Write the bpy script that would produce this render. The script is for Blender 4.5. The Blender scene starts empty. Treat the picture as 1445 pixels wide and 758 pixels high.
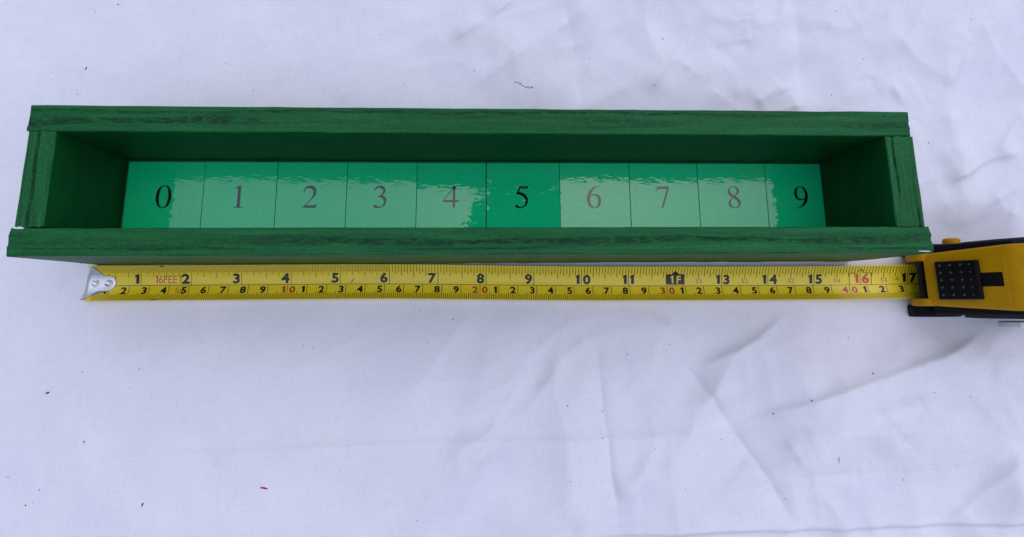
import bpy, bmesh, math, random
import numpy as np
from mathutils import Matrix, Vector

IN = 0.0254                      # the scene is measured in inches, built in metres
S = bpy.context.scene
COL = S.collection

# ------------------------------------------------------------------ camera
cam_data = bpy.data.cameras.new("camera")
cam = bpy.data.objects.new("camera", cam_data)
COL.objects.link(cam)
cam.location = (7.7078 * IN, -0.7611 * IN, 14.2896 * IN)
cam.rotation_euler = (0.21571, -0.05323, -0.00719)
cam_data.sensor_width = 36.0
cam_data.lens = 948.5 / 1445 * 36.0
cam_data.shift_y = (216.0 - 379.0) / 1445
cam_data.clip_start = 0.004
cam_data.clip_end = 100
S.camera = cam

# ------------------------------------------------------------------ sky, sun, exposure
SUN_EL, SUN_AZ = 76, 45           # azimuth clockwise from +y: brightest cloud over the far side of the table
world = bpy.data.worlds.new("World")
S.world = world
world.use_nodes = True
wn = world.node_tree
sky = wn.nodes.new("ShaderNodeTexSky")
sky.sky_type = 'NISHITA'
sky.sun_disc = False
sky.sun_elevation = math.radians(SUN_EL)
sky.sun_rotation = math.radians(SUN_AZ)
sky.air_density = 1.0
sky.dust_density = 1.5
sky.ozone_density = 1.0
wn.nodes["Background"].inputs["Strength"].default_value = 0.10
wn.links.new(sky.outputs[0], wn.nodes["Background"].inputs["Color"])
sun_data = bpy.data.lights.new("sun", 'SUN')
sun_data.energy = 1.5
sun_data.angle = math.radians(100)
sun_data.color = (0.93, 0.925, 1.12)
sun = bpy.data.objects.new("sun", sun_data)
COL.objects.link(sun)
el, az = math.radians(SUN_EL), math.radians(SUN_AZ)
sdir = Vector((math.sin(az) * math.cos(el), math.cos(az) * math.cos(el), math.sin(el)))
sun.rotation_euler = sdir.to_track_quat('Z', 'Y').to_euler()
S.view_settings.view_transform = 'Standard'
S.view_settings.look = 'None'
S.view_settings.exposure = 0.10
S.view_settings.gamma = 1.0
S.view_settings.use_curve_mapping = False

# ------------------------------------------------------------------ helpers
def hash2(ix, iy, seed):
    h = (ix.astype(np.int64) * 374761393 + iy.astype(np.int64) * 668265263 + seed * 974711) & 0x7fffffff
    h = ((h ^ (h >> 13)) * 1274126177) & 0x7fffffff
    return ((h ^ (h >> 16)) & 0xffff) / 65535.0

def vnoise(x, y, seed=0):
    x = np.asarray(x, float); y = np.asarray(y, float)
    x, y = np.broadcast_arrays(x, y)
    ix, iy = np.floor(x), np.floor(y)
    fx, fy = x - ix, y - iy
    fx = fx * fx * (3 - 2 * fx); fy = fy * fy * (3 - 2 * fy)
    a = hash2(ix, iy, seed); b = hash2(ix + 1, iy, seed)
    c = hash2(ix, iy + 1, seed); d = hash2(ix + 1, iy + 1, seed)
    return (a * (1 - fx) + b * fx) * (1 - fy) + (c * (1 - fx) + d * fx) * fy - 0.5

def mesh_obj(name, verts, faces, mat, parent=None, smooth=False, inches=True):
    me = bpy.data.meshes.new(name)
    v = np.asarray(verts, float) * (IN if inches else 1.0)
    me.from_pydata(v.tolist(), [], [tuple(int(i) for i in f) for f in faces])
    me.update()
    if smooth:
        me.polygons.foreach_set("use_smooth", [True] * len(me.polygons))
    if mat:
        me.materials.append(mat)
    o = bpy.data.objects.new(name, me)
    COL.objects.link(o)
    if parent:
        o.parent = parent
    return o

def grid_mesh(name, P, mat, parent=None, smooth=True):
    """P: (n, m, 3) points in inches -> quad grid, fast"""
    n, m = P.shape[:2]
    i = np.arange(n - 1)[:, None] * m + np.arange(m - 1)[None, :]
    q = np.stack([i, i + m, i + m + 1, i + 1], -1).reshape(-1, 4)
    me = bpy.data.meshes.new(name)
    me.vertices.add(n * m)
    me.vertices.foreach_set("co", (P.reshape(-1, 3) * IN).ravel())
    me.loops.add(q.size)
    me.loops.foreach_set("vertex_index", q.ravel().astype(np.int32))
    me.polygons.add(len(q))
    me.polygons.foreach_set("loop_start", np.arange(0, q.size, 4, dtype=np.int32))
    me.polygons.foreach_set("loop_total", np.full(len(q), 4, dtype=np.int32))
    me.update(calc_edges=True)
    me.validate()
    me.polygons.foreach_set("use_smooth", [smooth] * len(me.polygons))
    if mat:
        me.materials.append(mat)
    o = bpy.data.objects.new(name, me)
    COL.objects.link(o)
    if parent:
        o.parent = parent
    return o

def empty(name, loc=(0, 0, 0)):
    o = bpy.data.objects.new(name, None)
    o.empty_display_size = 0.01
    COL.objects.link(o)
    o.location = [c * IN for c in loc]
    return o

def tag(o, label=None, cat=None, group=None, kind=None):
    if label: o["label"] = label
    if cat: o["category"] = cat
    if group: o["group"] = group
    if kind: o["kind"] = kind
    return o

def srgb(r, g, b):
    f = lambda c: (c / 255 / 12.92) if c / 255 <= 0.04045 else ((c / 255 + 0.055) / 1.055) ** 2.4
    return (f(r), f(g), f(b), 1.0)

class Mat:
    """small wrapper around a node material with a Principled BSDF"""
    def __init__(self, name, color, rough=0.5, metal=0.0, spec=0.5, coat=0.0, coat_rough=0.05):
        self.m = bpy.data.materials.new(name)
        self.m.use_nodes = True
        self.t = self.m.node_tree
        self.b = self.t.nodes["Principled BSDF"]
        i = self.b.inputs
        i["Base Color"].default_value = color if len(color) == 4 else (*color, 1)
        i["Roughness"].default_value = rough
        i["Metallic"].default_value = metal
        i["Specular IOR Level"].default_value = spec
        i["Coat Weight"].default_value = coat
        i["Coat Roughness"].default_value = coat_rough
        self.coord = self.t.nodes.new("ShaderNodeTexCoord").outputs["Object"]
        self.height = None
    def node(self, kind, **kw):
        n = self.t.nodes.new(kind)
        for k, v in kw.items():
            setattr(n, k, v)
        return n
    def link(self, a, b):
        self.t.links.new(a, b)
    def noise(self, scale, detail=3, rough=0.5, stretch=(1, 1, 1), distort=0.0):
        mp = self.node("ShaderNodeMapping")
        mp.inputs["Scale"].default_value = stretch
        self.link(self.coord, mp.inputs["Vector"])
        n = self.node("ShaderNodeTexNoise")
        n.inputs["Scale"].default_value = scale
        n.inputs["Detail"].default_value = detail
        n.inputs["Roughness"].default_value = rough
        n.inputs["Distortion"].default_value = distort
        self.link(mp.outputs[0], n.inputs["Vector"])
        return n.outputs["Fac"]
    def ramp(self, fac, stops):
        r = self.node("ShaderNodeValToRGB")
        e = r.color_ramp.elements
        while len(e) < len(stops):
            e.new(0.5)
        for el_, (p, c) in zip(e, stops):
            el_.position = p
            el_.color = c if len(c) == 4 else (*c, 1)
        self.link(fac, r.inputs[0])
        return r.outputs[0]
    def mix(self, fac, a, b, blend='MIX'):
        n = self.node("ShaderNodeMix", data_type='RGBA', blend_type=blend)
        for sock, val in ((n.inputs[0], fac), (n.inputs[6], a), (n.inputs[7], b)):
            if hasattr(val, "links"):
                self.link(val, sock)
            else:
                sock.default_value = val
        return n.outputs[2]
    def color(self, out):
        self.link(out, self.b.inputs["Base Color"])
    def bump(self, fac, dist, strength=1.0):
        n = self.node("ShaderNodeBump")
        n.inputs["Distance"].default_value = dist
        n.inputs["Strength"].default_value = strength
        self.link(fac, n.inputs["Height"])
        if self.height is not None:
            self.link(self.height, n.inputs["Normal"])
        self.height = n.outputs[0]
        self.link(self.height, self.b.inputs["Normal"])
        self.link(self.height, self.b.inputs["Coat Normal"])

# ------------------------------------------------------------------ materials
def cloth_material():
    m = Mat("white_cotton", (0.80, 0.80, 0.81), rough=0.95, spec=0.15)
    a = m.noise(1000, 2, stretch=(1, 0.16, 1))
    b = m.noise(1000, 2, stretch=(0.16, 1, 1))
    w = m.node("ShaderNodeMath", operation='ADD')
    m.link(a, w.inputs[0]); m.link(b, w.inputs[1])
    thread = m.ramp(w.outputs[0], [(0.65, (0.785, 0.765, 0.795)), (1.35, (0.835, 0.815, 0.840))])
    blot = m.ramp(m.noise(22, 4, 0.6), [(0.3, (0.925, 0.93, 0.965)), (0.7, (1, 1, 1))])
    m.color(m.mix(1.0, thread, blot, 'MULTIPLY'))
    m.bump(w.outputs[0], 0.00006, 0.35)
    m.bump(m.noise(90, 3, 0.55), 0.0008, 0.45)
    m.b.inputs["Sheen Weight"].default_value = 0.10
    return m.m

def paint_material(name, axis):
    """green brushed paint on plywood; axis = direction of the grain"""
    m = Mat(name, (0.010, 0.125, 0.048), rough=0.42, spec=0.15)
    st = {'x': (0.05, 1, 1), 'y': (1, 0.05, 1)}[axis]
    g = m.noise(420, 5, 0.65, stretch=st, distort=0.4)
    c = m.ramp(g, [(0.25, (0.004, 0.072, 0.015)), (0.52, (0.007, 0.116, 0.026)), (0.8, (0.013, 0.165, 0.044))])
    sp = m.ramp(m.noise(1500, 2, 0.5), [(0.35, (0.72, 0.76, 0.76)), (0.65, (1.25, 1.2, 1.25))])
    c = m.mix(1.0, c, sp, 'MULTIPLY')
    at = m.node("ShaderNodeAttribute", attribute_name="grain")
    c = m.mix(at.outputs["Fac"], c, (0.003, 0.040, 0.014, 1))
    m.color(c)
    r = m.node("ShaderNodeMapRange")
    r.inputs["To Min"].default_value = 0.24
    r.inputs["To Max"].default_value = 0.55
    m.link(m.noise(60, 4, 0.6), r.inputs["Value"])
    m.link(r.outputs[0], m.b.inputs["Roughness"])
    m.bump(g, 0.0004, 0.55)
    m.bump(m.noise(1300, 3, 0.6), 0.00022, 0.9)
    return m.m

def face_paint_material():
    m = Mat("green_paint_smooth_face", (0.006, 0.105, 0.024), rough=0.5, spec=0.10)
    c = m.ramp(m.noise(120, 4, 0.6, stretch=(0.3, 0.3, 1)), [(0.3, (0.004, 0.080, 0.015)), (0.7, (0.007, 0.106, 0.023))])  # same paint as the rims, darkened slightly to imitate the shaded inner walls
    m.color(c)
    m.bump(m.noise(700, 3, 0.55, stretch=(0.2, 0.2, 1)), 0.00012, 0.5)
    return m.m

def card_material(name, color, dark=False):
    m = Mat(name, color, rough=0.02, spec=0.5, coat=0.22, coat_rough=0.03)
    if not dark:
        c = m.ramp(m.noise(500, 3, 0.6), [(0.3, tuple(v * 0.93 for v in color[:3])), (0.7, tuple(min(1, v * 1.06) for v in color[:3]))])
        m.color(c)
    m.bump(m.noise(300, 2.4, 0.5, stretch=(0.40, 1, 1)), 0.00030, 0.42)
    m.bump(m.noise(60, 2, 0.5), 0.0010, 0.10)
    return m.m

M_CLOTH = cloth_material()
M_GREEN_X = paint_material("green_paint_long_grain", 'x')
M_GREEN_Y = paint_material("green_paint_cross_grain", 'y')
M_GREEN_FACE = face_paint_material()
M_CARD = card_material("glossy_green_card", (0.004, 0.68, 0.255, 1))
M_INK_CARD = card_material("numeral_ink", (0.006, 0.008, 0.009, 1), True)
M_BARE = Mat("bare_filler", (0.72, 0.73, 0.72), 0.8).m
def blade_material():
    m = Mat("yellow_steel_blade", (0.78, 0.56, 0.03), rough=0.30, spec=0.35, coat=0.3, coat_rough=0.12)
    c = m.ramp(m.noise(260, 3, 0.6, stretch=(0.15, 1, 1)), [(0.3, (0.90, 0.66, 0.015)), (0.7, (0.97, 0.74, 0.035))])
    m.color(c)
    m.bump(m.noise(700, 2, 0.5), 0.00003, 0.4)
    return m.m
M_BLADE = blade_material()
M_INK = Mat("black_print", (0.008, 0.008, 0.008), 0.35, spec=0.3, coat=0.2, coat_rough=0.15).m
M_TICK = Mat("tick_print", (0.035, 0.030, 0.010), 0.4, coat=0.3, coat_rough=0.15).m
M_RED = Mat("red_print", (0.55, 0.045, 0.018), 0.35, coat=0.4, coat_rough=0.15).m
def steel_material():
    m = Mat("worn_steel", (0.80, 0.78, 0.75), 0.28, metal=1.0)
    r = m.ramp(m.noise(500, 4, 0.7), [(0.3, (0.28, 0.28, 0.28)), (0.7, (0.52, 0.52, 0.52))])
    m.link(r, m.b.inputs["Roughness"])
    m.bump(m.noise(900, 3, 0.6), 0.00005, 0.5)
    return m.m
M_STEEL = steel_material()
def plastic(name, col, rough, spec=0.5, grain=0.00006):
    m = Mat(name, col, rough, spec=spec)
    c = m.ramp(m.noise(140, 4, 0.65), [(0.3, tuple(v * 0.9 for v in col)), (0.7, tuple(v * 1.07 for v in col))])
    m.color(c)
    m.bump(m.noise(2200, 2, 0.5), grain, 0.6)
    return m.m
M_YELLOW = plastic("yellow_plastic", (0.55, 0.265, 0.001), 0.42, 0.15)
M_RUBBER = plastic("black_rubber", (0.006, 0.006, 0.007), 0.62, 0.15, 0.0001)
M_GREY_RUBBER = plastic("dark_grey_rubber", (0.030, 0.031, 0.035), 0.6, 0.2, 0.0001)
M_BLACK = plastic("black_plastic", (0.004, 0.004, 0.005), 0.4, 0.15)
M_CLIP = plastic("pale_clip", (0.80, 0.79, 0.78), 0.4)
M_BUMP = plastic("scuffed_plastic", (0.05, 0.05, 0.05), 0.45, 0.3)
M_SPECK = plastic("dirt", (0.085, 0.078, 0.08), 0.9)
M_REDFIB = plastic("red_fibre", (0.42, 0.03, 0.03), 0.8)
M_PHONE = plastic("phone_glass", (0.012, 0.012, 0.014), 0.3)

# ------------------------------------------------------------------ the tablecloth: one sheet of pressed, creased cotton
CREASES = [
    (((12.84,-3.33), (14.26,-2.90), (15.74,-2.42), (17.26,-2.01), (18.76,-1.42)), 0.075, 0.10, 0.75),
    (((11.78,-1.74), (12.29,-2.38), (12.89,-3.25), (13.48,-4.16), (14.00,-5.21)), -0.045, 0.06, 0.45),
    (((10.19,-1.44), (10.25,-2.28), (10.34,-3.37), (10.44,-4.43), (10.52,-5.32)), -0.035, 0.05, 0.25),
    (((8.74,-1.85), (8.35,-2.60), (7.99,-3.40), (7.57,-4.37), (7.20,-5.24)), 0.030, 0.10, 0.55),
    (((12.23,-2.18), (13.08,-1.84), (13.71,-1.47), (14.32,-1.05)), 0.030, 0.09, 0.40),
    (((12.82,-2.32), (13.92,-1.76), (14.87,-1.34), (15.91,-1.03)), 0.020, 0.35, 0.45),
    (((7.73,-0.85), (7.27,-1.48), (6.77,-2.17), (6.16,-2.97)), 0.016, 0.12, 0.50),
    (((-2.11,-3.73), (0.37,-3.69), (2.36,-3.64), (4.25,-3.56), (6.17,-3.49), (8.98,-3.48), (12.88,-3.44), (16.15,-3.41), (19.67,-3.36)), 0.034, 0.14, 0.90),
    (((18.88,-3.72), (18.20,-4.29), (17.43,-4.90), (17.01,-5.28)), 0.060, 0.60, 0.12),
    (((19.27,-2.82), (18.83,-3.93), (18.43,-4.72), (18.24,-5.25)), 0.045, 0.45, 0.20),
    (((18.43,-1.96), (18.71,-2.82), (18.84,-3.65)), 0.035, 0.50, 0.25),
    (((17.07,-2.23), (16.42,-3.06), (15.85,-4.01)), 0.030, 0.30, 0.70),
    (((13.91,-3.46), (14.05,-3.77), (14.20,-4.08)), 0.020, 0.20, 0.08),
    (((10.44,-4.58), (11.09,-4.21), (11.91,-3.80)), 0.020, 0.20, 0.30),
    (((9.51,-5.11), (10.15,-4.70), (10.49,-4.43)), 0.015, 0.20, 0.30),
    (((9.69,5.98), (9.81,5.12), (9.93,4.10), (10.01,3.41)), -0.045, 0.35, 0.06),
    (((7.52,3.78), (8.55,4.56), (9.77,5.39), (10.61,6.14)), 0.045, 0.06, 0.35),
    (((7.07,4.87), (7.59,5.22), (8.15,5.61), (8.80,6.14)), 0.030, 0.30, 0.10),
    (((12.80,5.83), (12.48,5.33), (12.02,4.55), (11.57,3.62)), 0.050, 0.12, 0.35),
    (((12.71,5.54), (13.33,5.55), (14.01,5.71), (14.55,6.04)), 0.020, 0.30, 0.15),
    (((15.20,6.26), (15.15,5.37), (15.13,4.50), (15.04,3.32)), -0.090, 0.75, 0.22),
    (((16.37,6.28), (16.14,5.03), (16.05,3.49)), 0.030, 0.45, 0.50),
    (((17.30,5.40), (17.87,4.62), (18.32,4.16)), 0.030, 0.25, 0.40),
    (((19.21,5.29), (18.90,4.63), (18.44,3.82)), 0.030, 0.15, 0.35),
    (((19.37,5.98), (19.75,5.09), (20.21,4.21), (20.43,3.53)), 0.030, 0.30, 0.35),
    (((13.91,3.47), (14.34,3.78), (14.66,4.02)), 0.025, 0.15, 0.20),
    (((14.66,4.02), (14.83,3.68), (14.91,3.32)), 0.025, 0.15, 0.20),
    (((20.43,3.50), (19.92,3.02), (19.56,2.60), (19.31,2.32)), 0.05, 0.35, 0.10),
    (((20.15,2.44), (19.31,2.29), (18.65,1.94), (18.03,1.67)), 0.045, 0.10, 0.45),
    (((18.31,3.51), (18.35,2.68), (18.51,1.86)), 0.025, 0.40, 0.25),
    (((19.88,0.90), (19.42,1.06), (19.08,1.54)), 0.025, 0.30, 0.30),
    (((5.93,4.89), (5.33,4.05), (4.59,3.40)), 0.008, 0.40, 0.40),
    (((1.92,-2.58), (2.90,-2.05), (4.12,-1.52)), 0.006, 0.50, 0.50),
    (((-1.69,-1.33), (-0.79,-2.01), (0.12,-2.81)), 0.008, 0.60, 0.60),
]
_r = random.Random(12)
for _k in range(22):                                   # short straight pressed creases, mostly where the cloth is crumpled
    _x, _y = (_r.uniform(8.5, 20), _r.uniform(-5.0, -1.6)) if _k % 2 else (_r.uniform(8, 20.5), _r.uniform(3.2, 6.4))
    _a = _r.choice((0.45, 1.1, 1.9, 2.3)) + _r.uniform(-0.25, 0.25)
    _l = _r.uniform(0.7, 1.9)
    _d = (math.cos(_a) * _l / 2, math.sin(_a) * _l / 2)
    _j = _r.uniform(-0.08, 0.08)
    CREASES.append((((_x - _d[0], _y - _d[1]), (_x + _j, _y - _j), (_x + _d[0], _y + _d[1])), _r.choice((-1, 1)) * _r.uniform(0.010, 0.022), *(_r.choice(((0.12, 0.45), (0.5, 0.12))))))
HEM = ((8.95, -5.36), (10.34, -5.25), (12.31, -5.21), (15.19, -5.20), (19.02, -5.19), (26.0, -5.10))
STITCH = ((10.38, -4.35), (12.39, -4.21), (15.01, -4.18), (17.25, -4.17), (19.25, -3.93))

def polyline_field(X, Y, pts):
    """signed distance (left +), position 0..1 along a polyline"""
    best = np.full(X.shape, 1e9); sd = np.zeros(X.shape); u = np.zeros(X.shape)
    seg = [math.dist(a, b) for a, b in zip(pts, pts[1:])]
    tot = sum(seg); run = 0
    for k, (a, b) in enumerate(zip(pts, pts[1:])):
        dx, dy = b[0] - a[0], b[1] - a[1]; L2 = dx * dx + dy * dy
        tt = ((X - a[0]) * dx + (Y - a[1]) * dy) / L2
        tc = np.clip(tt, 0, 1)
        d = np.hypot(X - a[0] - tc * dx, Y - a[1] - tc * dy)
        s = np.sign(dx * (Y - a[1]) - dy * (X - a[0]))
        m = d < best
        best = np.where(m, d, best); sd = np.where(m, d * s, sd)
        u = np.where(m, (run + tc * seg[k]) / tot, u)
        run += seg[k]
    return sd, u

def cloth_height(X, Y):
    rt = 0.30 + 0.70 * np.clip((X - 4.5) / 6, 0, 1)            # the cloth lies smoother towards the hook's end
    Z = rt * 0.24 * vnoise(X / 3.1 + 5, Y / 2.6, 3)
    # folded facets: ridges where a warped noise crosses zero, flat slopes between them
    wx = X + 0.9 * vnoise(X / 2.0, Y / 2.0, 11); wy = Y + 0.9 * vnoise(X / 2.0, Y / 2.0, 12)
    for sx, sy, rot, a, seed in ((2.6, 1.5, 0.45, 0.44, 31), (1.5, 2.8, -0.25, 0.46, 32), (1.1, 0.7, 0.5, 0.17, 33), (0.5, 1.2, 0.1, 0.075, 34)):
        u = (wx * math.cos(rot) + wy * math.sin(rot)) / sx; v = (-wx * math.sin(rot) + wy * math.cos(rot)) / sy
        n = vnoise(u, v, seed)
        Z += rt * a * (1.0 - 0.38 * np.clip((Y + 0.5) / 4.0, 0, 1)) * (0.30 - np.sqrt(n * n + 0.0005))   # less crumpled on the far side
    Z += 0.010 * vnoise(X / 0.42, Y / 0.4, 5) + 0.004 * vnoise(X / 0.16, Y / 0.16, 8)
    Z += 0.024 * vnoise(X / 0.33, Y / 1.6, 6) * np.clip(0.4 + 1.6 * vnoise(X / 2.2, Y / 2.2, 7), 0, 1)
    F = Z; Z = np.zeros(X.shape)
    for j, (pts, amp, wl, wr) in enumerate(CREASES):
        xs = [p[0] for p in pts]; ys = [p[1] for p in pts]
        pad = 5 * max(wl, wr)
        box = (X > min(xs) - pad) & (X < max(xs) + pad) & (Y > min(ys) - pad) & (Y < max(ys) + pad)
        if not box.any():
            continue
        x, y = X[box], Y[box]
        wob = 0.03 * vnoise(x / 0.5, y / 0.5, 20 + j)
        sd, u = polyline_field(x, y, [p for p in pts])
        sd = sd + wob
        wmin = max(min(wl, wr), 0.09)
        w = np.maximum(np.where(sd > 0, wl, wr), 0.09)
        lim = 0.7 * wmin
        a_eff = math.copysign(min(abs(amp) * 3.8, lim + 0.18 * max(wl, wr)), amp)
        prof = np.exp(-np.sqrt((sd / w) ** 2 + 0.012) + 0.11)
        taper = np.clip(np.minimum(u, 1 - u) / 0.22, 0, 1); taper = taper * taper * (3 - 2 * taper)
        taper *= 0.8 + 0.5 * vnoise(u * 6, u * 0, 50 + j)
        Z[box] += a_eff * prof * taper
    # a stitched seam with small puckers
    sd, u = polyline_field(X, Y, STITCH)
    pk = np.exp(-(sd / 0.05) ** 2) * 0.010 + np.exp(-(sd / 0.16) ** 2) * 0.016 * vnoise(X / 0.10, Y / 2.0, 77)
    Z -= pk * np.clip(np.minimum(u, 1 - u) / 0.1, 0, 1)
    # hem: the top layer ends in a rolled edge, the layer below lies lower
    sd, u = polyline_field(X, Y, HEM)
    roll = 0.018 * np.exp(-((sd - 0.07) / 0.06) ** 2)
    step = -0.10 * (1 / (1 + np.exp(np.clip((sd + 0.004) / 0.010, -40, 40))))
    on = np.clip((X - 9.0) / 2.5, 0, 1)
    Z += (roll + step * (np.abs(sd) < 30)) * on
    # press flat under the tray and the tape, where their weight lies
    def flat(x0, x1, y0, y1, r):
        d = np.hypot(np.maximum(np.maximum(x0 - X, X - x1), 0), np.maximum(np.maximum(y0 - Y, Y - y1), 0))
        q_ = np.clip(d / r, 0, 1)
        return q_ * q_ * (3 - 2 * q_)
    k = flat(-0.1, 15.9, -0.78, 2.7, 1.3) * flat(15, 20, -1.25, 0.45, 0.9)
    kc = flat(-0.1, 15.9, -0.78, 2.7, 0.45) * flat(15, 20, -1.25, 0.45, 0.35)
    return F * k + Z * kc - 0.004

def axis(lo, hi, step, far):
    core = np.arange(lo, hi, step)
    g = []
    d = step; a = 0
    while a < far:
        d *= 1.18; a += d; g.append(a)
    g = np.array(g)
    return np.concatenate([(lo - g)[::-1], core, core[-1] + g])
gx = axis(-3.4, 21.3, 0.034, 16); gy = axis(-6.0, 6.8, 0.034, 14)
GX, GY = np.meshgrid(gx, gy, indexing='ij')
cloth = grid_mesh("tablecloth", np.stack([GX, GY, cloth_height(GX, GY)], -1), M_CLOTH)
tag(cloth, "creased white cotton tablecloth spread under the green tray and tape measure", "tablecloth", kind="structure")

# ------------------------------------------------------------------ the tray
L, W, H, TE, TF, ZF = 15.80, 2.594, 2.697, 0.48, 0.466, 0.297
XL, XR = 0.03, 0.12
tray = empty("number_tray", (L / 2, W / 2, 0))
tag(tray, "long green painted plywood tray holding ten glossy tiles numbered 0 to 9", "tray")

def board(name, axis_, a0, a1, c0, c1, z0, z1, mat, seed, n, bands, end0=0.0, end1=0.0, chip=0.0):
    """a plywood board: length a0..a1 along axis_, thickness c0..c1, height z0..z1; its top edge shows
    the plies as rough sunken bands. bands: list of (centre 0..1, half width, depth)"""
    wd = c1 - c0
    rad = 0.018
    top = np.linspace(0, 1, 34)
    prof = [(0.0, z0), (0.0, z0 + (z1 - z0) * 0.33), (0.0, z0 + (z1 - z0) * 0.66), (0.0, z1 - rad * 2), (0.0, z1 - rad)]
    k0 = len(prof)
    for tt in top:
        e = min(tt, 1 - tt) * wd
        dz = -rad * (1 - math.sqrt(max(0, 1 - (1 - min(1, e / rad)) ** 2)))
        prof.append((tt, z1 + dz))
    k1 = len(prof)
    prof += [(1.0, z1 - rad), (1.0, z1 - rad * 2), (1.0, z0 + (z1 - z0) * 0.66), (1.0, z0 + (z1 - z0) * 0.33), (1.0, z0)]
    T = np.array([p[0] for p in prof]); Zp = np.array([p[1] for p in prof])
    A = np.linspace(a0, a1, n)
    AA, TT = np.meshgrid(A, T, indexing='ij')
    ZZ = np.broadcast_to(Zp, AA.shape).copy()
    istop = np.zeros(len(T)); istop[k0:k1] = 1
    G = np.zeros(AA.shape)
    inner = np.clip(np.minimum(TT, 1 - TT) / 0.10, 0, 1)
    for bi, (bc, bh, bd) in enumerate(bands):
        ctr = bc + 0.16 * vnoise(AA / 2.3, AA * 0, seed + bi * 7) + 0.07 * vnoise(AA / 0.6, AA * 0, seed + 1 + bi * 7)
        hw = bh * (0.85 + 1.1 * vnoise(AA / 1.1, AA * 0, seed + 2 + bi * 7))
        q = np.clip(1.25 - np.abs(TT - ctr) / np.maximum(hw, 0.02), 0, 1)
        q = q * q * (3 - 2 * q)
        pres = np.clip(0.62 + 1.9 * vnoise(AA / 2.6, AA * 0, seed + 3 + bi * 7), 0.15, 1)
        rough = 0.45 + 1.1 * np.abs(vnoise(AA / 0.05, TT * wd / 0.035, seed + 4)) * 1.2
        ZZ -= istop * inner * q * pres * bd * 1.5 * rough
        G = np.maximum(G, istop * inner * q * pres * (0.70 + 1.5 * vnoise(AA / 0.09, TT * 18, seed + 5)))
    # saw marks: slanted scratches on the top edge
    ZZ += istop * inner * 0.004 * vnoise((AA + TT * wd * 1.6) / 0.10, TT * 3, seed + 9)
    ZZ += istop * inner * 0.003 * vnoise(AA / 0.03, TT * wd / 0.03, seed + 10)
    # edges are not perfectly straight
    C = c0 + TT * wd
    C = C + (TT < 0.02) * 0.012 * vnoise(AA / 0.35, ZZ * 2, seed + 11) + (TT > 0.98) * 0.012 * vnoise(AA / 0.35, ZZ * 2, seed + 12)
    # ragged ends
    e0 = np.clip(1 - (AA - a0) / 0.30, 0, 1); e1 = np.clip(1 - (a1 - AA) / 0.30, 0, 1)
    jag = vnoise(TT * 7, ZZ * 2.5, seed + 13)
    AA = AA + e0 ** 4 * end0 * jag + e1 ** 4 * end1 * vnoise(TT * 6, ZZ * 2.5, seed + 14)
    if chip:
        ZZ -= istop * chip * e1 ** 2 * np.clip(vnoise(TT * 5 + 2, AA * 4, seed + 15) + 0.15, 0, 1)
    if axis_ == 'x':
        P = np.stack([AA, C, ZZ], -1)
    else:
        P = np.stack([C, AA, ZZ], -1)[:, ::-1]
        G = G[:, ::-1]
    P = P - np.array([L / 2, W / 2, 0])
    # close the loop of the section and cap both ends
    n_, m_ = P.shape[:2]
    verts = P.reshape(-1, 3)
    i = np.arange(n_ - 1)[:, None] * m_ + np.arange(m_)[None, :]
    j = np.arange(n_ - 1)[:, None] * m_ + (np.arange(m_)[None, :] + 1) % m_
    faces = np.stack([i, i + m_, j + m_, j], -1).reshape(-1, 4).tolist()
    faces = [list(reversed(f)) for f in faces] if axis_ == 'x' else faces
    faces = [list(reversed(f)) for f in faces] if axis_ == 'x' else faces
    faces.append(list(range(m_)))
    faces.append(list(reversed(range((n_ - 1) * m_, n_ * m_))))
    o = mesh_obj(name, verts, faces, mat, tray, smooth=True)
    o.data.materials.append(M_GREEN_FACE)
    bm = bmesh.new(); bm.from_mesh(o.data)
    bmesh.ops.recalc_face_normals(bm, faces=bm.faces)
    for fc in bm.faces:                                # broad faces are smooth veneer, only the edges show the plies
        fc.material_index = 0 if fc.normal.z > 0.5 or len(fc.verts) > 4 else 1
    for e in bm.edges:
        if len(e.link_faces) == 2 and e.calc_face_angle(0) > 0.8:
            e.smooth = False
    bm.to_mesh(o.data); bm.free()
    at = o.data.attributes.new("grain", 'FLOAT', 'POINT')
    at.data.foreach_set("value", np.clip(G, 0, 1).ravel())
    return o

board("front_board", 'x', 0, L, 0, TF, 0, H, M_GREEN_X, 100, 700, [(0.52, 0.20, 0.020), (0.20, 0.05, 0.010)], 0.05, 0.10, 0.05)
board("back_board", 'x', XL, L - XR, W - TF, W, 0, H, M_GREEN_X, 200, 700, [(0.42, 0.20, 0.018), (0.8, 0.06, 0.008)], 0.05, 0.04)
board("end_board", 'y', TF + 0.016, W - TF - 0.006, XL + 0.012, XL + TE, 0, H - 0.012, M_GREEN_Y, 300, 120, [(0.46, 0.13, 0.024)], 0.04, 0.02)
board("end_board", 'y', TF + 0.006, W - TF - 0.006, L - XR - TE, L - XR + 0.05, 0, H - 0.006, M_GREEN_Y, 400, 120, [(0.26, 0.10, 0.026), (0.80, 0.11, 0.03)], 0.02, 0.02)

def box_mesh(name, x0, x1, y0, y1, z0, z1, mat, parent, off=(0, 0, 0), bev=0.0):
    bm = bmesh.new()
    bmesh.ops.create_cube(bm, size=1)
    for v in bm.verts:
        v.co = Vector(((x0 if v.co.x < 0 else x1) - off[0], (y0 if v.co.y < 0 else y1) - off[1], (z0 if v.co.z < 0 else z1) - off[2])) * IN
    if bev:
        bmesh.ops.bevel(bm, geom=list(bm.edges), offset=bev * IN, segments=3, profile=0.5, affect='EDGES')
    me = bpy.data.meshes.new(name); bm.to_mesh(me); bm.free()
    me.materials.append(mat)
    o = bpy.data.objects.new(name, me); COL.objects.link(o)
    if parent: o.parent = parent
    return o

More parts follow.
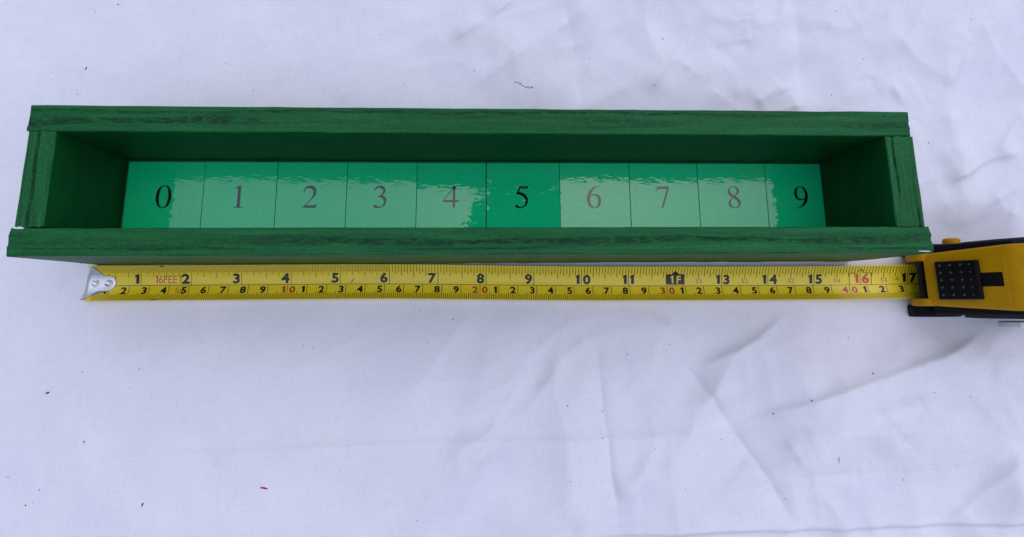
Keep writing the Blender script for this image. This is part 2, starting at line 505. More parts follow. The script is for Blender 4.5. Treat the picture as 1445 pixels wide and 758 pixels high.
TO = (L / 2, W / 2, 0)
box_mesh("floor_board", XL + TE + 0.004, L - XR - TE - 0.004, TF + 0.004, W - TF - 0.004, 0.004, ZF - 0.03, M_GREEN_X, tray, TO)

# white filler showing in the open joint, and a bare chip at the far end of the front board
def chip(name, pts, z, th, label):
    n = len(pts)
    v = [(x - TO[0], y - TO[1], z) for x, y in pts] + [(x - TO[0], y - TO[1], z - th) for x, y in pts]
    f = [list(range(n)), list(range(2 * n - 1, n - 1, -1))] + [[i, i + n, (i + 1) % n + n, (i + 1) % n] for i in range(n)]
    o = mesh_obj(name, v, f, M_BARE, tray)
    bm = bmesh.new(); bm.from_mesh(o.data); bmesh.ops.recalc_face_normals(bm, faces=bm.faces); bm.to_mesh(o.data); bm.free()
    o["label"] = label
chip("filler_chip", [(0.045, 0.458), (0.10, 0.450), (0.19, 0.452), (0.22, 0.462), (0.17, 0.484), (0.13, 0.490), (0.10, 0.478), (0.05, 0.482)], H + 0.004, 0.03, "white filler showing in the open corner joint")
chip("paint_chip", [(L - 0.27, 0.028), (L - 0.10, 0.020), (L - 0.04, 0.022), (L - 0.06, 0.034), (L - 0.14, 0.040), (L - 0.25, 0.038)], H + 0.003, 0.02, "white bare chip in the green paint at the board's corner")

# --- serif digits drawn as outlines (500 x 690 units)
DIGITS = {
 '0': ["M476 337C476 540 385 676 250 676C115 676 24 540 24 331C24 120 115 -14 250 -14C385 -14 476 125 476 337", "M380 335C380 530 335 650 250 650C165 650 120 530 120 327C120 130 165 12 250 12C335 12 380 130 380 335"],
 '1': ["M299 676L291 676L111 585L111 571C140 585 165 592 180 592C200 592 215 580 215 545L215 93C215 35 195 22 118 19L118 0L394 0L394 19C318 20 299 35 299 82"],
 '2': ["M474 137L461 142C430 85 410 76 375 76L128 76L302 259C385 345 424 420 424 493C424 600 345 676 240 676C130 676 55 605 32 475L52 470C85 560 130 598 195 598C280 598 335 545 335 458C335 375 290 285 200 190L30 12L30 0L420 0"],
 '3': ["M61 510L45 514C70 610 140 676 235 676C335 676 398 620 398 535C398 470 365 425 300 384C385 350 431 295 431 208C431 75 330 -14 175 -14C90 -14 43 15 43 48C43 72 62 88 88 88C115 88 135 78 165 55C190 37 210 28 238 28C305 28 356 90 356 170C356 260 300 322 153 327L153 340C180 348 200 355 222 368C285 400 318 445 318 505C318 565 275 608 212 608C150 608 105 578 61 510"],
 '4': ["M472 167L472 231L370 231L370 676L326 676L12 231L12 167L292 167L292 0L370 0L370 167", "M292 231L52 231L292 571"],
 '5': ["M438 681L429 688C415 670 405 662 380 662L174 662L64 425C63 420 68 416 75 416C200 405 345 340 345 190C345 95 285 27 205 27C175 27 150 37 120 60C95 80 80 88 62 88C43 88 32 76 32 57C32 12 85 -14 165 -14C320 -14 423 80 423 225C423 350 355 440 150 497L188 583L390 583C403 583 408 586 412 594"],
 '6': ["M446 684L448 668C290 640 190 540 155 388C195 415 235 428 280 428C395 428 468 345 468 220C468 80 380 -14 255 -14C115 -14 34 90 34 275C34 500 180 660 446 684", "M378 200C378 320 330 385 245 385C180 385 127 345 127 262C127 110 180 14 265 14C335 14 378 90 378 200"],
 '7': ["M449 646L449 662L79 662L20 515L37 507C80 575 105 588 160 588L370 588L172 -8L237 -8"],
 '8': ["M445 155C445 245 400 300 290 371C380 420 420 470 420 535C420 620 350 676 250 676C140 676 60 605 60 505C60 430 95 385 190 320C95 245 56 205 56 140C56 45 135 -14 245 -14C365 -14 445 55 445 155", "M340 535C340 605 300 650 240 650C175 650 132 608 132 548C132 485 170 440 260 388C315 425 340 475 340 535", "M215 302C155 260 132 215 132 155C132 70 180 14 252 14C320 14 370 60 370 125C370 195 335 235 215 302"],
}
def path_points(d):
    import re
    pts = []; cur = None
    for cmd, args in re.findall(r"([MLC])([-\d\s.]+)", d):
        v = [float(a) for a in args.split()]
        if cmd in 'ML':
            cur = (v[0], v[1]); pts.append(cur)
        else:
            p0, p1, p2, p3 = cur, v[0:2], v[2:4], v[4:6]
            for k in range(1, 11):
                t = k / 10; u = 1 - t
                pts.append(tuple(u**3*a + 3*u*u*t*b + 3*u*t*t*c + t**3*e for a, b, c, e in zip(p0, p1, p2, p3)))
            cur = tuple(p3)
    if math.dist(pts[0], pts[-1]) < 1e-6:
        pts.pop()
    return pts
def filled(contours):
    cu = bpy.data.curves.new("outline", 'CURVE')
    cu.dimensions = '2D'; cu.fill_mode = 'BOTH'
    for c in contours:
        sp = cu.splines.new('POLY')
        sp.points.add(len(c) - 1)
        for q, (x, y) in zip(sp.points, c):
            q.co = (x, y, 0, 1)
        sp.use_cyclic_u = True
    return curve_to_arrays(cu)
def curve_to_arrays(cu):
    o = bpy.data.objects.new("outline", cu); COL.objects.link(o)
    dg = bpy.context.evaluated_depsgraph_get()
    me = bpy.data.meshes.new_from_object(o.evaluated_get(dg))
    v = [tuple(q.co[:2]) for q in me.vertices]; f = [tuple(p.vertices) for p in me.polygons]
    bpy.data.objects.remove(o); bpy.data.meshes.remove(me)
    (bpy.data.curves.remove(cu))
    return v, f
def serif_digit(ch):
    if ch == '9':
        return filled([[(493 - x, 662 - y) for x, y in path_points(d)] for d in DIGITS['6']])
    return filled([path_points(d) for d in DIGITS[ch]])

# --- ten glossy tiles
TX = [0.565, 2.112, 3.589, 5.025, 6.474, 7.931, 9.481, 10.979, 12.463, 13.947, 15.195]
DC = [1.328, 2.835, 4.288, 5.727, 7.198, 8.685, 10.205, 11.696, 13.233, 14.711]
TY0, TY1 = TF + 0.03, W - TF - 0.045
TILT = {0: (0.2, 0.3), 1: (-0.3, 0.1), 2: (0.2, 0), 3: (0.6, -0.2), 4: (2.2, 0.5), 5: (0.6, -0.8), 6: (-0.3, 0.3), 7: (0.2, 0.1), 8: (-0.2, -0.2), 9: (0.2, 0.2)}
for k in range(10):
    x0, x1 = TX[k] + 0.006, TX[k + 1] - (0.016 if k == 4 else 0.006)
    cx, cy = (x0 + x1) / 2, (TY0 + TY1) / 2
    rx, ry = TILT[k]
    tile = box_mesh("number_tile", x0 - cx, x1 - cx, TY0 - cy, TY1 - cy, -0.028, 0, M_CARD, tray, bev=0.003)
    lift = abs(math.sin(math.radians(rx))) * (TY1 - TY0) / 2 + abs(math.sin(math.radians(ry))) * (x1 - x0) / 2
    tile.location = ((cx - TO[0]) * IN, (cy - TO[1]) * IN, (ZF + lift * 0.8) * IN)
    tile.rotation_euler = (-math.radians(rx), math.radians(ry), 0)
    v, f = serif_digit(str(k))
    sc = 0.475 / 690
    num = mesh_obj("numeral", [(((x - 250) * sc + DC[k] - cx), ((y - 338) * sc + 1.36 - cy), 0.0022) for x, y in v], f, M_INK_CARD, tile)
    num["label"] = "black serif numeral %d printed on its tile" % k
    tile["label"] = "glossy green tile printed with a black %d" % k

# ------------------------------------------------------------------ the tape measure
tm = empty("tape_measure", (17.6, -0.41, 0))
tag(tm, "yellow and black tape measure with its blade pulled out along the tray", "tape measure")
TMO = np.array([17.6, -0.41, 0])
R0, TH = 0.464, 0.389
KS = [-0.5, 0, 6, 10, 13, 15.8, 17.3, 18]; KY = [-0.376, -0.376, -0.368, -0.437, -0.452, -0.455, -0.43, -0.42]
KZ = [0.012, 0.012, 0.012, 0.012, 0.014, 0.04, 0.17, 0.22]
def smooth_interp(s, kx, ky):
    return sum(np.interp(s + d, kx, ky) for d in np.linspace(-0.9, 0.9, 13)) / 13
def surf(s, t, off=0.0):
    """blade surface: s inches along, t inches across (arc), off above the face"""
    s = np.asarray(s, float); t = np.asarray(t, float)
    a = t / R0
    r = R0 - off
    yc = smooth_interp(s, KS, KY); zc = smooth_interp(s, KS, KZ)
    return np.stack([s - 0.071 + 0 * t, yc + r * np.sin(a), zc + R0 - r * np.cos(a)], -1) - TMO

SS = np.linspace(0.0, 17.75, 520); TT = np.linspace(-TH, TH, 25)
A, B = np.meshgrid(SS, TT, indexing='ij')
P1 = surf(A, B, 0.0); P0 = surf(A, B, -0.007)
# top grid and underside joined round the rim
n, m = A.shape
verts = np.concatenate([P1.reshape(-1, 3), P0.reshape(-1, 3)])
i = (np.arange(n - 1)[:, None] * m + np.arange(m - 1)[None, :]).ravel()
faces = np.stack([i, i + m, i + m + 1, i + 1], -1).tolist() + (np.stack([i + 1, i + m + 1, i + m, i], -1) + n * m).tolist()
rim = [k for k in range(m)] + [q * m + m - 1 for q in range(1, n)] + [(n - 1) * m + k for k in range(m - 2, -1, -1)] + [q * m for q in range(n - 2, 0, -1)]
for a, b in zip(rim, rim[1:] + rim[:1]):
    faces.append([a, b, b + n * m, a + n * m])
blade = mesh_obj("blade", verts, faces, M_BLADE, tm, smooth=True)
tag(blade, "curved yellow steel blade printed with inches above and centimetres below")

def strip_mesh(name, quads, mat, parent, off=0.0028, nt=6):
    """quads: (s at t0, s at t1, width, t0, t1)"""
    v = []; f = []
    for s0, s1, w, t0, t1 in quads:
        k = np.linspace(0, 1, nt)
        sc = s0 + (s1 - s0) * k; tt = t0 + (t1 - t0) * k
        base = len(v)
        a = surf(sc - w / 2, tt, off); b = surf(sc + w / 2, tt, off)
        for q in range(nt):
            v.append(a[q]); v.append(b[q])
        for q in range(nt - 1):
            o = base + 2 * q
            f.append([o, o + 1, o + 3, o + 2])
    return mesh_obj(name, v, f, mat, parent)

LINE = -0.047
q = []
for k in range(1, 17 * 32 + 8):
    s = k / 32
    if s > 17.35 or s < 0.08: continue
    if s > 6.01 and k % 2: continue
    if k % 32 == 0: t1 = LINE
    elif k % 16 == 0: t1 = 0.09
    elif k % 8 == 0: t1 = 0.13
    elif k % 4 == 0: t1 = 0.165
    elif k % 2 == 0: t1 = 0.205
    else: t1 = 0.215
    q.append((s, s, 0.0085 if s < 6 else 0.012, TH - 0.004, t1))
tag(strip_mesh("inch_ticks", q, M_TICK, blade), kind="stuff")
q = []
for k in range(3, 441):
    s = k / 25.4
    if s > 17.35: break
    t1 = LINE if k % 10 == 0 else (-0.20 if k % 5 == 0 else -0.235)
    q.append((s, s, 0.010, -TH + 0.004, t1))
tag(strip_mesh("millimetre_ticks", q, M_TICK, blade), kind="stuff")
sq = np.linspace(0.35, 17.4, 200)
v = np.concatenate([surf(sq, np.full(200, LINE - 0.005), 0.0028), surf(sq, np.full(200, LINE + 0.005), 0.0028)])
mesh_obj("centre_line", v, [[k, k + 1, 201 + k, 200 + k] for k in range(199)], M_TICK, blade)

_glyph = {}
def glyph(ch, bold):
    if (ch, bold) not in _glyph and ch == '1':          # a one with a flag
        t = 0.075 + bold
        _glyph[(ch, bold)] = ([(0.40, 0.0), (0.40, 0.73), (0.40 - t * 1.1, 0.73), (0.13, 0.60), (0.13, 0.60 - t * 1.25), (0.40 - 1.75 * t, 0.735 - t * 1.9), (0.40 - 1.75 * t, 0.0)], [(0, 1, 2, 5, 6), (2, 3, 4, 5)], 0.40)
        g = _glyph[(ch, bold)]; _glyph[(ch, bold)] = ([(x - 0.13, y) for x, y in g[0]], g[1], 0.27)
    if (ch, bold) not in _glyph:
        cu = bpy.data.curves.new("glyph", 'FONT')
        cu.body = ch; cu.size = 1; cu.offset = bold; cu.resolution_u = 3
        v, f = curve_to_arrays(cu)
        xs = [p[0] for p in v]
        _glyph[(ch, bold)] = ([(x - min(xs), y) for x, y in v], f, max(xs) - min(xs))
    return _glyph[(ch, bold)]
def text_2d(txt, h, bold, gap=0.10, squeeze=1.0):
    """flat glyph run, cap height h"""
    v, f, x = [], [], 0
    k = h / 0.73
    for ch in txt:
        gv, gf, gw = glyph(ch, bold)
        b = len(v)
        v += [((p[0] + x) * k * squeeze, p[1] * k) for p in gv]
        f += [tuple(i + b for i in face) for face in gf]
        x += gw + gap
    return v, f, (x - gap) * k * squeeze
def print_on_blade(name, runs, mat, off=0.0032, cut=0.03):
    """runs: list of (verts2d, faces, s0, t0); each vertex is bent onto the blade"""
    bm = bmesh.new()
    for v, f, s0, t0 in runs:
        vs = [bm.verts.new((x + s0, y + t0, 0)) for x, y in v]
        for face in f:
            try: bm.faces.new([vs[i] for i in face])
            except ValueError: pass
    ys = [v.co.y for v in bm.verts]
    c = math.floor(min(ys) / cut) * cut + cut
    while c < max(ys):
        bmesh.ops.bisect_plane(bm, geom=list(bm.verts) + list(bm.edges) + list(bm.faces), plane_co=(0, c, 0), plane_no=(0, 1, 0), dist=1e-5)
        c += cut
    bm.verts.index_update()
    P = surf(np.array([v.co.x for v in bm.verts]), np.array([v.co.y for v in bm.verts]), off)
    fs = [[v.index for v in face.verts] for face in bm.faces]
    bm.free()
    return mesh_obj(name, P, fs, mat, blade)

def number(txt, tick, h, t0, mat, bold, gap, squeeze=1.0):
    if len(txt) == 1:
        v, f, w = text_2d(txt, h, bold, squeeze=squeeze)
        runs = [(v, f, tick - gap - w, t0)]
    else:
        v1, f1, w1 = text_2d(txt[0], h, bold, squeeze=squeeze); v2, f2, w2 = text_2d(txt[1], h, bold, squeeze=squeeze)
        runs = [(v1, f1, tick - gap - w1, t0), (v2, f2, tick + gap, t0)]
    o = print_on_blade("numeral", runs, mat)
    return o
for k in range(1, 18):
    if k == 12: continue
    number(str(k), k, 0.195, -0.008, M_RED if k == 16 else M_INK, 0.040, 0.035, 1.15)
for k in range(1, 44):
    dec = k % 10 == 0
    number(str(k) if dec else str(k % 10), k / 2.54, 0.142, -0.218, M_RED if dec else M_INK, 0.034, 0.042, 1.2)
def line_text(name, txt, s, h, t0, mat, bold=0.0, squeeze=1.0, centre=True):
    v, f, w = text_2d(txt, h, bold, squeeze=squeeze)
    return print_on_blade(name, [(v, f, s - w / 2 if centre else s, t0)], mat)
line_text("print", "16FEET", 1.56, 0.165, -0.005, M_RED, -0.004, 0.86)
line_text("print", "5m", 1.78, 0.12, -0.205, M_RED, -0.004, 0.8)
for k in range(1, 6):
    line_text("print", "1-%d" % k, 11.5 + k, 0.095, 0.0, M_RED, -0.002, 0.9)
# the one-foot block: dark field with a point, letters in the blade's yellow
fl = [(-0.20, -0.02), (0.20, -0.02), (0.20, 0.20), (0.07, 0.20), (0.0, 0.285), (-0.07, 0.20), (-0.20, 0.20)]
print_on_blade("foot_block", [(fl, [tuple(range(7))], 12.0, 0)], M_INK, 0.0036)
v1, f1, w1 = text_2d("1", 0.165, 0.02); v2, f2, w2 = text_2d("F", 0.165, 0.02)
print_on_blade("foot_letters", [(v1, f1, 11.96 - w1, 0.005), (v2, f2, 12.03, 0.005)], M_BLADE, 0.0052)
# the outlined house round the red 16
hp = [(-0.235, -0.04), (-0.235, 0.205), (-0.075, 0.205), (0.0, 0.31), (0.075, 0.205), (0.235, 0.205), (0.235, -0.04)]
runs = []
for a, b in zip(hp, hp[1:]):
    dx, dy = b[0] - a[0], b[1] - a[1]; l = math.hypot(dx, dy); nx, ny = -dy / l * 0.0055, dx / l * 0.0055
    runs.append(([(a[0] - nx, a[1] - ny), (b[0] - nx, b[1] - ny), (b[0] + nx, b[1] + ny), (a[0] + nx, a[1] + ny)], [(0, 1, 2, 3)], 16.0, 0))
print_on_blade("print_outline", runs, M_INK, 0.0040)
# ink smudges on the blade
def smudge(s, t, ls, lt, rot=0.0, seed=0):
    pts = []
    for k in range(12):
        a = k / 12 * 2 * math.pi; r = 1 + 0.5 * random.Random(seed * 31 + k).uniform(-1, 1)
        x, y = ls * math.cos(a) * r, lt * math.sin(a) * r
        pts.append((x * math.cos(rot) - y * math.sin(rot), max(-0.385 - t, min(0.385 - t, x * math.sin(rot) + y * math.cos(rot)))))
    print_on_blade("ink_smudge", [(pts, [tuple(range(12))], s, t)], M_INK, 0.0042)
smudge(1.44, 0.372, 0.045, 0.022, 0, 1)
smudge(1.33, -0.372, 0.07, 0.014, 0, 2)
smudge(5.23, 0.005, 0.055, 0.008, 0.9, 3)
smudge(16.77, 0.07, 0.035, 0.008, 0.9, 4)
smudge(16.80, 0.04, 0.022, 0.012, 0.2, 5)

# --- hook with two rivets
def hook():
    rows = []
    # half widths of the plate at positions along it: fan, neck, rounded tab
    prof = [(0.0, 0.372), (0.06, 0.33), (0.12, 0.275), (0.18, 0.215), (0.24, 0.170), (0.30, 0.158), (0.36, 0.156), (0.42, 0.155), (0.47, 0.146), (0.51, 0.122), (0.54, 0.080), (0.555, 0.03)]
    tn = np.linspace(-1, 1, 25)
    for sp, hw in prof:
        t = tn * hw
        bow = (1 - sp / 0.56)
        s = sp - 0.045 + bow * (0.12 * (tn > 0) * tn ** 2 - 0.02 * (tn < 0) * tn ** 2)
        rows.append((s, t))
    top = np.array([surf(s, t, 0.022) for s, t in rows]); bot = np.array([surf(s, t, 0.004) for s, t in rows])
    # a lip turned down at the very end, standing on the cloth
    lip = top[0].copy(); lip[:, 0] -= 0.022; lip[:, 2] -= 0.012
    low = lip.copy(); low[:, 2] = 0.004
    low2 = low.copy(); low2[:, 0] += 0.02
    G = np.concatenate([low2[None], low[None], lip[None], top, bot[::-1]], 0)
    nr, nc = G.shape[:2]
    f = []
    for a in range(nr):
        b = (a + 1) % nr
        for k in range(nc - 1):
            f.append([a * nc + k, b * nc + k, b * nc + k + 1, a * nc + k + 1])
    f.append([a * nc for a in range(nr)][::-1]); f.append([a * nc + nc - 1 for a in range(nr)])
    o = mesh_obj("end_hook", G.reshape(-1, 3), f, M_STEEL, tm, smooth=True)
    bm = bmesh.new(); bm.from_mesh(o.data); bmesh.ops.recalc_face_normals(bm, faces=bm.faces)
    for e in bm.edges:
        if len(e.link_faces) == 2 and e.calc_face_angle(0) > 0.6: e.smooth = False
    bm.to_mesh(o.data); bm.free()
    o["label"] = "fan shaped steel end hook with two rivets"
    for s0 in (0.115, 0.375):
        v, f = [], []
        ring = [(0.080, 0.0), (0.078, 0.012), (0.068, 0.022), (0.052, 0.021), (0.045, 0.010), (0.02, 0.008), (0.0, 0.008)]
        for r, h in ring:
            for k in range(28):
                a = k / 28 * 2 * math.pi
                v.append(surf(s0 - 0.0 + r * math.cos(a), r * math.sin(a), 0.022 + h))
        for a in range(len(ring) - 1):
            for k in range(28):
                f.append([a * 28 + k, a * 28 + (k + 1) % 28, (a + 1) * 28 + (k + 1) % 28, (a + 1) * 28 + k])
        mesh_obj("rivet", v, f, M_STEEL, o, smooth=True)
hook()

# --- case
def prism(name, prof, y0, y1, mat, parent, rnd=0.05, widen=None, steps=5, smooth=True):
    """profile (x,z) swept across y with rounded sides; widen(z) adds to the half width"""
    p = np.array(prof, float)
    # make the outline finer
    q = []
    for a, b in zip(p, np.roll(p, -1, 0)):
        k = max(1, int(np.linalg.norm(b - a) / 0.08))
        q += [a + (b - a) * t / k for t in range(k)]
    p = np.array(q)
    d = np.roll(p, -1, 0) - np.roll(p, 1, 0)
    nrm = np.stack([d[:, 1], -d[:, 0]], -1); nrm /= np.linalg.norm(nrm, axis=1)[:, None]
    area = np.sum(p[:, 0] * np.roll(p[:, 1], -1) - np.roll(p[:, 0], -1) * p[:, 1])
    if area < 0: nrm = -nrm
    yc, hw = (y0 + y1) / 2, (y1 - y0) / 2
    rings = []
    lat = [(-1, a) for a in np.linspace(math.pi / 2, 0, steps)] + [(1, a) for a in np.linspace(0, math.pi / 2, steps)]
    for sgn, a in lat:
        inset = rnd * (1 - math.cos(a)); dy = hw - rnd * (1 - math.sin(a)) if False else hw - rnd + rnd * math.sin(a)
        pts = p - nrm * inset
        ww = widen(pts[:, 1]) if widen else 0
        rings.append(np.stack([pts[:, 0], yc + sgn * (dy + ww) + 0 * pts[:, 0], pts[:, 1]], -1))
    G = np.array(rings) - TMO
    nr, nc = G.shape[:2]
    f = [[a * nc + k, (a + 1) * nc + k, (a + 1) * nc + (k + 1) % nc, a * nc + (k + 1) % nc] for a in range(nr - 1) for k in range(nc)]
    f.append(list(range(nc))); f.append(list(range((nr - 1) * nc, nr * nc))[::-1])
    o = mesh_obj(name, G.reshape(-1, 3), f, mat, parent, smooth=smooth)
    bm = bmesh.new(); bm.from_mesh(o.data); bmesh.ops.recalc_face_normals(bm, faces=bm.faces)
    for e in bm.edges:
        if len(e.link_faces) == 2 and e.calc_face_angle(0) > 0.7: e.smooth = False
    bm.to_mesh(o.data); bm.free()
    return o
def face_x(z): return 16.92 + 0.45 * (z - 0.75)
YC = -0.415
# yellow shell: face leaning back above the mouth, rounded crown, back and base
shell = prism("case_shell", [(17.50, 0.06), (17.50, 0.70), (16.95, 0.70), (16.92, 0.76), (face_x(0.9), 0.9), (face_x(1.2), 1.2), (face_x(1.8), 1.8), (face_x(2.25), 2.25),
    (17.85, 2.52), (18.1, 2.68), (18.5, 2.75), (19.2, 2.72), (19.55, 2.58), (19.8, 2.25), (19.9, 1.9), (19.92, 0.4), (19.85, 0.15), (19.7, 0.06)],
    YC - 0.50, YC + 0.50, M_YELLOW, tm, 0.07, lambda z: 0.11 * np.clip((z - 0.35) / 1.8, 0, 1))
shell["label"] = "yellow plastic case face leaning back above the blade mouth"
box_mesh("mouth_liner", 17.30, 17.49, YC - 0.40, YC + 0.40, 0.02, 0.695, M_BLACK, tm, TMO)
box_mesh("mouth_shade_plate", 16.81, 17.49, YC - 0.37, YC + 0.37, 0.67, 0.697, M_BLACK, tm, TMO)  # black plate added in place of the shadow at the blade mouth
for sgn in (1, -1):
    box_mesh("mouth_shade_side", 17.0, 17.49, YC + sgn * 0.368 - 0.006, YC + sgn * 0.368 + 0.006, 0.10, 0.66, M_BLACK, tm, TMO)  # thin black sheets added to darken the mouth's sides like shade
    ya, yb = YC + sgn * 0.375, YC + sgn * 0.53
    prism("mouth_arm", [(16.97, 0.10), (17.52, 0.05), (17.52, 0.94), (17.1, 0.88), (16.88, 0.77), (16.80, 0.62), (16.84, 0.34)], min(ya, yb), max(ya, yb), M_YELLOW, tm, 0.035)
    ya, yb = YC + sgn * 0.50, YC + sgn * 0.755
    b = prism("rubber_bumper", [(16.93, 0.02), (17.92, 0.02), (17.92, 0.30), (17.70, 0.44), (17.16, 0.42), (17.02, 0.33), (16.93, 0.22)], min(ya, yb), max(ya, yb), M_RUBBER, tm, 0.05)
    ya, yb = YC + sgn * 0.47, YC + sgn * 0.70
    side = prism("side_grip", [(17.62, 0.05), (17.45, 0.40), (face_x(0.7) + 0.14, 0.7), (face_x(1.2) + 0.13, 1.2), (face_x(1.8) + 0.12, 1.8), (face_x(2.2) + 0.12, 2.2), (18.3, 2.40), (18.6, 2.52),
        (19.2, 2.5), (19.6, 2.3), (19.8, 1.9), (19.82, 0.4), (19.75, 0.05)], min(ya, yb), max(ya, yb), M_RUBBER, tm, 0.05)
    ya, yb = YC + sgn * 0.66, YC + sgn * 0.78
    prism("grip_pad", [(18.0, 0.25), (17.95, 0.6), (18.1, 1.3), (18.4, 1.9), (19.3, 2.0), (19.5, 1.2), (19.4, 0.25)], min(ya, yb), max(ya, yb), M_GREY_RUBBER, tm, 0.04)
prism("side_boss", [(17.72 + 0.17 * math.cos(a), 0.56 + 0.17 * math.sin(a)) for a in np.linspace(0, 2 * math.pi, 17)[:-1]], YC + 0.66, YC + 0.86, M_YELLOW, tm, 0.06)
prism("belt_clip", [(18.42, 0.85), (18.55, 1.05), (19.4, 1.05), (19.4, 0.45), (18.55, 0.45), (18.42, 0.62)], YC - 0.97, YC - 0.84, M_CLIP, tm, 0.03)
# recess, slot and thumb lock lie on the leaning face
fu = Vector((0.45, 0, 1)).normalized()          # up the face
fn = Vector((-1, 0, 0.45)).normalized()         # out of the face
F0 = Vector((face_x(0.75), YC, 0.75))
def on_face(u, y, h):
    return F0 + fu * u + Vector((0, y, 0)) + fn * h
def face_block(name, u0, u1, y0, y1, h0, h1, mat, parent, bev=0.02, skew=0.0):
    bm = bmesh.new(); bmesh.ops.create_cube(bm, size=1)
    for v in bm.verts:
        u = u0 if v.co.x < 0 else u1
        y = y0 if v.co.y < 0 else y1
        v.co = (on_face(u + skew * (0.5 if v.co.y < 0 else -0.5), y, h0 if v.co.z < 0 else h1) - Vector(TMO)) * IN
    if bev:
        bmesh.ops.bevel(bm, geom=list(bm.edges), offset=bev * IN, segments=3, profile=0.5, affect='EDGES')
    bmesh.ops.recalc_face_normals(bm, faces=bm.faces)
    me = bpy.data.meshes.new(name); bm.to_mesh(me); bm.free(); me.materials.append(mat)
    o = bpy.data.objects.new(name, me); COL.objects.link(o); o.parent = parent
    return o
Y0B, Y1B = -0.40, 0.345
face_block("slide_track", 0.98, 1.53, Y0B - 0.0, Y1B + 0.0, -0.02, 0.008, M_YELLOW, tm, 0.006)
face_block("lock_slot", 0.95, 1.46, -0.16, 0.10, -0.02, 0.014, M_BLACK, tm, 0.003)
lock = face_block("lock_button", 0.26, 1.08, Y0B, Y1B, -0.02, 0.075, M_BLACK, tm, 0.02)
lock["label"] = "black thumb lock with rows of small raised dots"
face_block("lock_ridge", 1.02, 1.06, Y0B + 0.02, Y1B - 0.02, 0.06, 0.105, M_BLACK, lock, 0.012)
for a in range(5):
    for b in range(4):
        u = 0.36 + b * 0.20 if b < 3 else 0.36 + 0.57
        y = Y0B + 0.09 + a * (Y1B - Y0B - 0.17) / 4
        v, f = [], []
        rr = 0.026 if b < 3 else 0.018
        for j, ph in enumerate(np.linspace(0, math.pi / 2, 4)):
            for k in range(10):
                an = k / 10 * 2 * math.pi
                v.append(np.array(on_face(u + rr * math.cos(ph) * math.cos(an), y + rr * math.cos(ph) * math.sin(an), 0.074 + 0.022 * math.sin(ph))) - TMO)
        for j in range(3):
            for k in range(10):
                f.append([j * 10 + k, j * 10 + (k + 1) % 10, (j + 1) * 10 + (k + 1) % 10, (j + 1) * 10 + k])
        mesh_obj("grip_dot", v, f, M_BUMP, lock, smooth=True)

# ------------------------------------------------------------------ crumbs and lint lying on the cloth
def ground_z(x, y):
    return float(cloth_height(np.array([[x]], float), np.array([[y]], float))[0, 0])
def crumb(name, x, y, lx, ly, h, rot, mat, seed):
    rnd = random.Random(seed)
    v = [(0, 0, h)]; n = 8
    for ring, (k, hh) in enumerate(((0.75, 0.75), (1.0, 0.0))):
        for i in range(n):
            a = i / n * 2 * math.pi; r = k * rnd.uniform(0.7, 1.15)
            px, py = lx * r * math.cos(a), ly * r * math.sin(a)
            v.append((px * math.cos(rot) - py * math.sin(rot), px * math.sin(rot) + py * math.cos(rot), hh * h))
    f = [(0, 1 + i, 1 + (i + 1) % n) for i in range(n)] + [(1 + i, 9 + i, 9 + (i + 1) % n, 1 + (i + 1) % n) for i in range(n)]
    f.append(tuple(9 + i for i in reversed(range(n))))
    o = mesh_obj(name, v, f, mat)
    o.location = (x * IN, y * IN, (ground_z(x, y) + 0.001) * IN)
    return o
SPECKS = [(-0.22,5.69,3.0), (-0.72,4.20,4.0), (-0.68,5.51,2.0), (-0.82,3.62,2.0), (-1.41,4.08,1.5), (2.24,4.33,2.0), (2.34,4.31,1.5), (2.88,3.72,2.0), (3.86,4.15,1.5), (4.39,3.73,1.5), (6.13,3.90,2.0), (7.66,4.24,2.0), (11.95,5.03,3.0), (10.27,4.58,2.0), (11.69,3.90,2.0), (13.50,3.49,1.5), (16.09,5.78,2.0), (16.62,4.61,2.0), (19.32,5.61,2.0), (15.76,3.73,2.0), (17.83,2.61,2.5), (14.63,5.26,1.5), (-0.59,-2.46,5.0), (0.03,-2.07,2.0), (1.10,-2.03,2.0), (0.97,-2.40,1.5), (0.23,-3.36,3.0), (1.44,-4.49,4.5), (-0.51,-4.20,2.0), (-0.73,-4.47,3.0), (-1.14,-3.98,2.0), (-0.60,-4.42,1.5), (1.90,-2.76,1.5), (4.26,-1.63,2.0), (4.46,-1.68,2.0), (6.58,-0.95,2.0), (7.25,-1.14,2.0), (6.75,-1.59,2.0), (5.59,-4.28,1.5), (5.11,-3.95,1.5), (7.04,-3.63,1.5), (6.62,-4.87,2.0), (9.55,-2.83,2.5), (10.28,-2.97,2.0), (10.24,-3.45,2.0), (10.83,-1.87,2.0), (11.74,-1.68,2.0), (13.75,-3.05,3.0), (14.45,-2.78,3.0), (15.81,-2.28,3.5), (15.54,-1.58,2.0), (16.98,-2.65,2.0), (17.82,-2.76,2.0), (12.71,-3.55,2.0), (13.80,-4.61,2.0), (16.25,-4.32,2.0), (15.60,-3.97,1.5), (11.27,-3.66,1.5), (11.84,-4.39,1.5), (9.55,-4.19,2.0), (-0.31,0.03,2.0)]
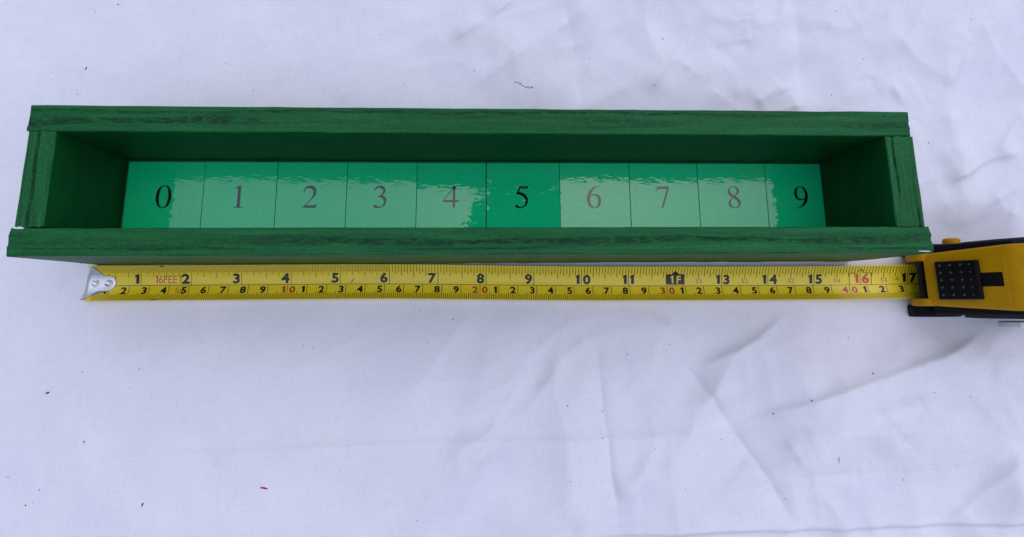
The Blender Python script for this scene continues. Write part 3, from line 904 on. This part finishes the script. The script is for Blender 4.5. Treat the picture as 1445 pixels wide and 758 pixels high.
fine_v, fine_f = [], []
for k, (x, y, px) in enumerate(SPECKS):
    rnd = random.Random(900 + k)
    r = px / 67 / 2 * (0.8 if px < 4 else 0.6)
    el = 1.0 if px < 4 else 2.4
    crumb_rot = rnd.uniform(0, 3.1)
    if px >= 4.5: crumb_rot = 0.2 if y > -3 else 1.2
    o = crumb("lint_speck", x, y, r * el if px >= 4 else r * rnd.uniform(0.9, 1.5), r * 0.85, r * 0.6, crumb_rot, M_SPECK, 40 + k)
    tag(o, "tiny dark speck of dirt lying on the white tablecloth", "speck", "dirt specks scattered on the tablecloth")
o = crumb("red_fibre", 3.675, -4.245, 0.080, 0.018, 0.02, -0.22, M_REDFIB, 5)
tag(o, "small red fibre lying on the white tablecloth", "fibre")
o = crumb("dark_thread", 14.86, -3.84, 0.12, 0.006, 0.008, 1.55, M_SPECK, 6)
tag(o, "thin straight dark thread lying on the tablecloth below the tape measure", "thread")
# smudged trail of dust behind the tray: too fine to count
rnd = random.Random(4); v = []; f = []
for k in range(46):
    u = rnd.random()
    x = 8.57 + 0.38 * u + rnd.gauss(0, 0.012); y = 3.92 - 0.13 * u + 0.02 * math.sin(u * 9) + rnd.gauss(0, 0.010)
    z = ground_z(x, y) + 0.002; r = rnd.uniform(0.004, 0.010); b = len(v)
    for i in range(5):
        a = i / 5 * 6.283 + k
        v.append((x + r * 1.5 * math.cos(a), y + r * math.sin(a), z))
    v.append((x, y, z + r * 0.7))
    f += [(b + i, b + (i + 1) % 5, b + 5) for i in range(5)]
tag(mesh_obj("dust_smudge", v, f, M_SPECK), "short smudged trail of dark dust behind the tray", "dust", kind="stuff")

# ------------------------------------------------------------------ the phone the picture is taken with, seen only mirrored in the glossy tiles
ph = empty("phone", (9.3, 1.6, 14.4))
tag(ph, "dark phone held above the tray, mirrored in the glossy middle tiles", "phone")
ph.rotation_euler = (0, 0, math.radians(-4))
box_mesh("phone_body", -1.75, 1.75, -2.75, 3.2, 0, 0.33, M_PHONE, ph, bev=0.12)
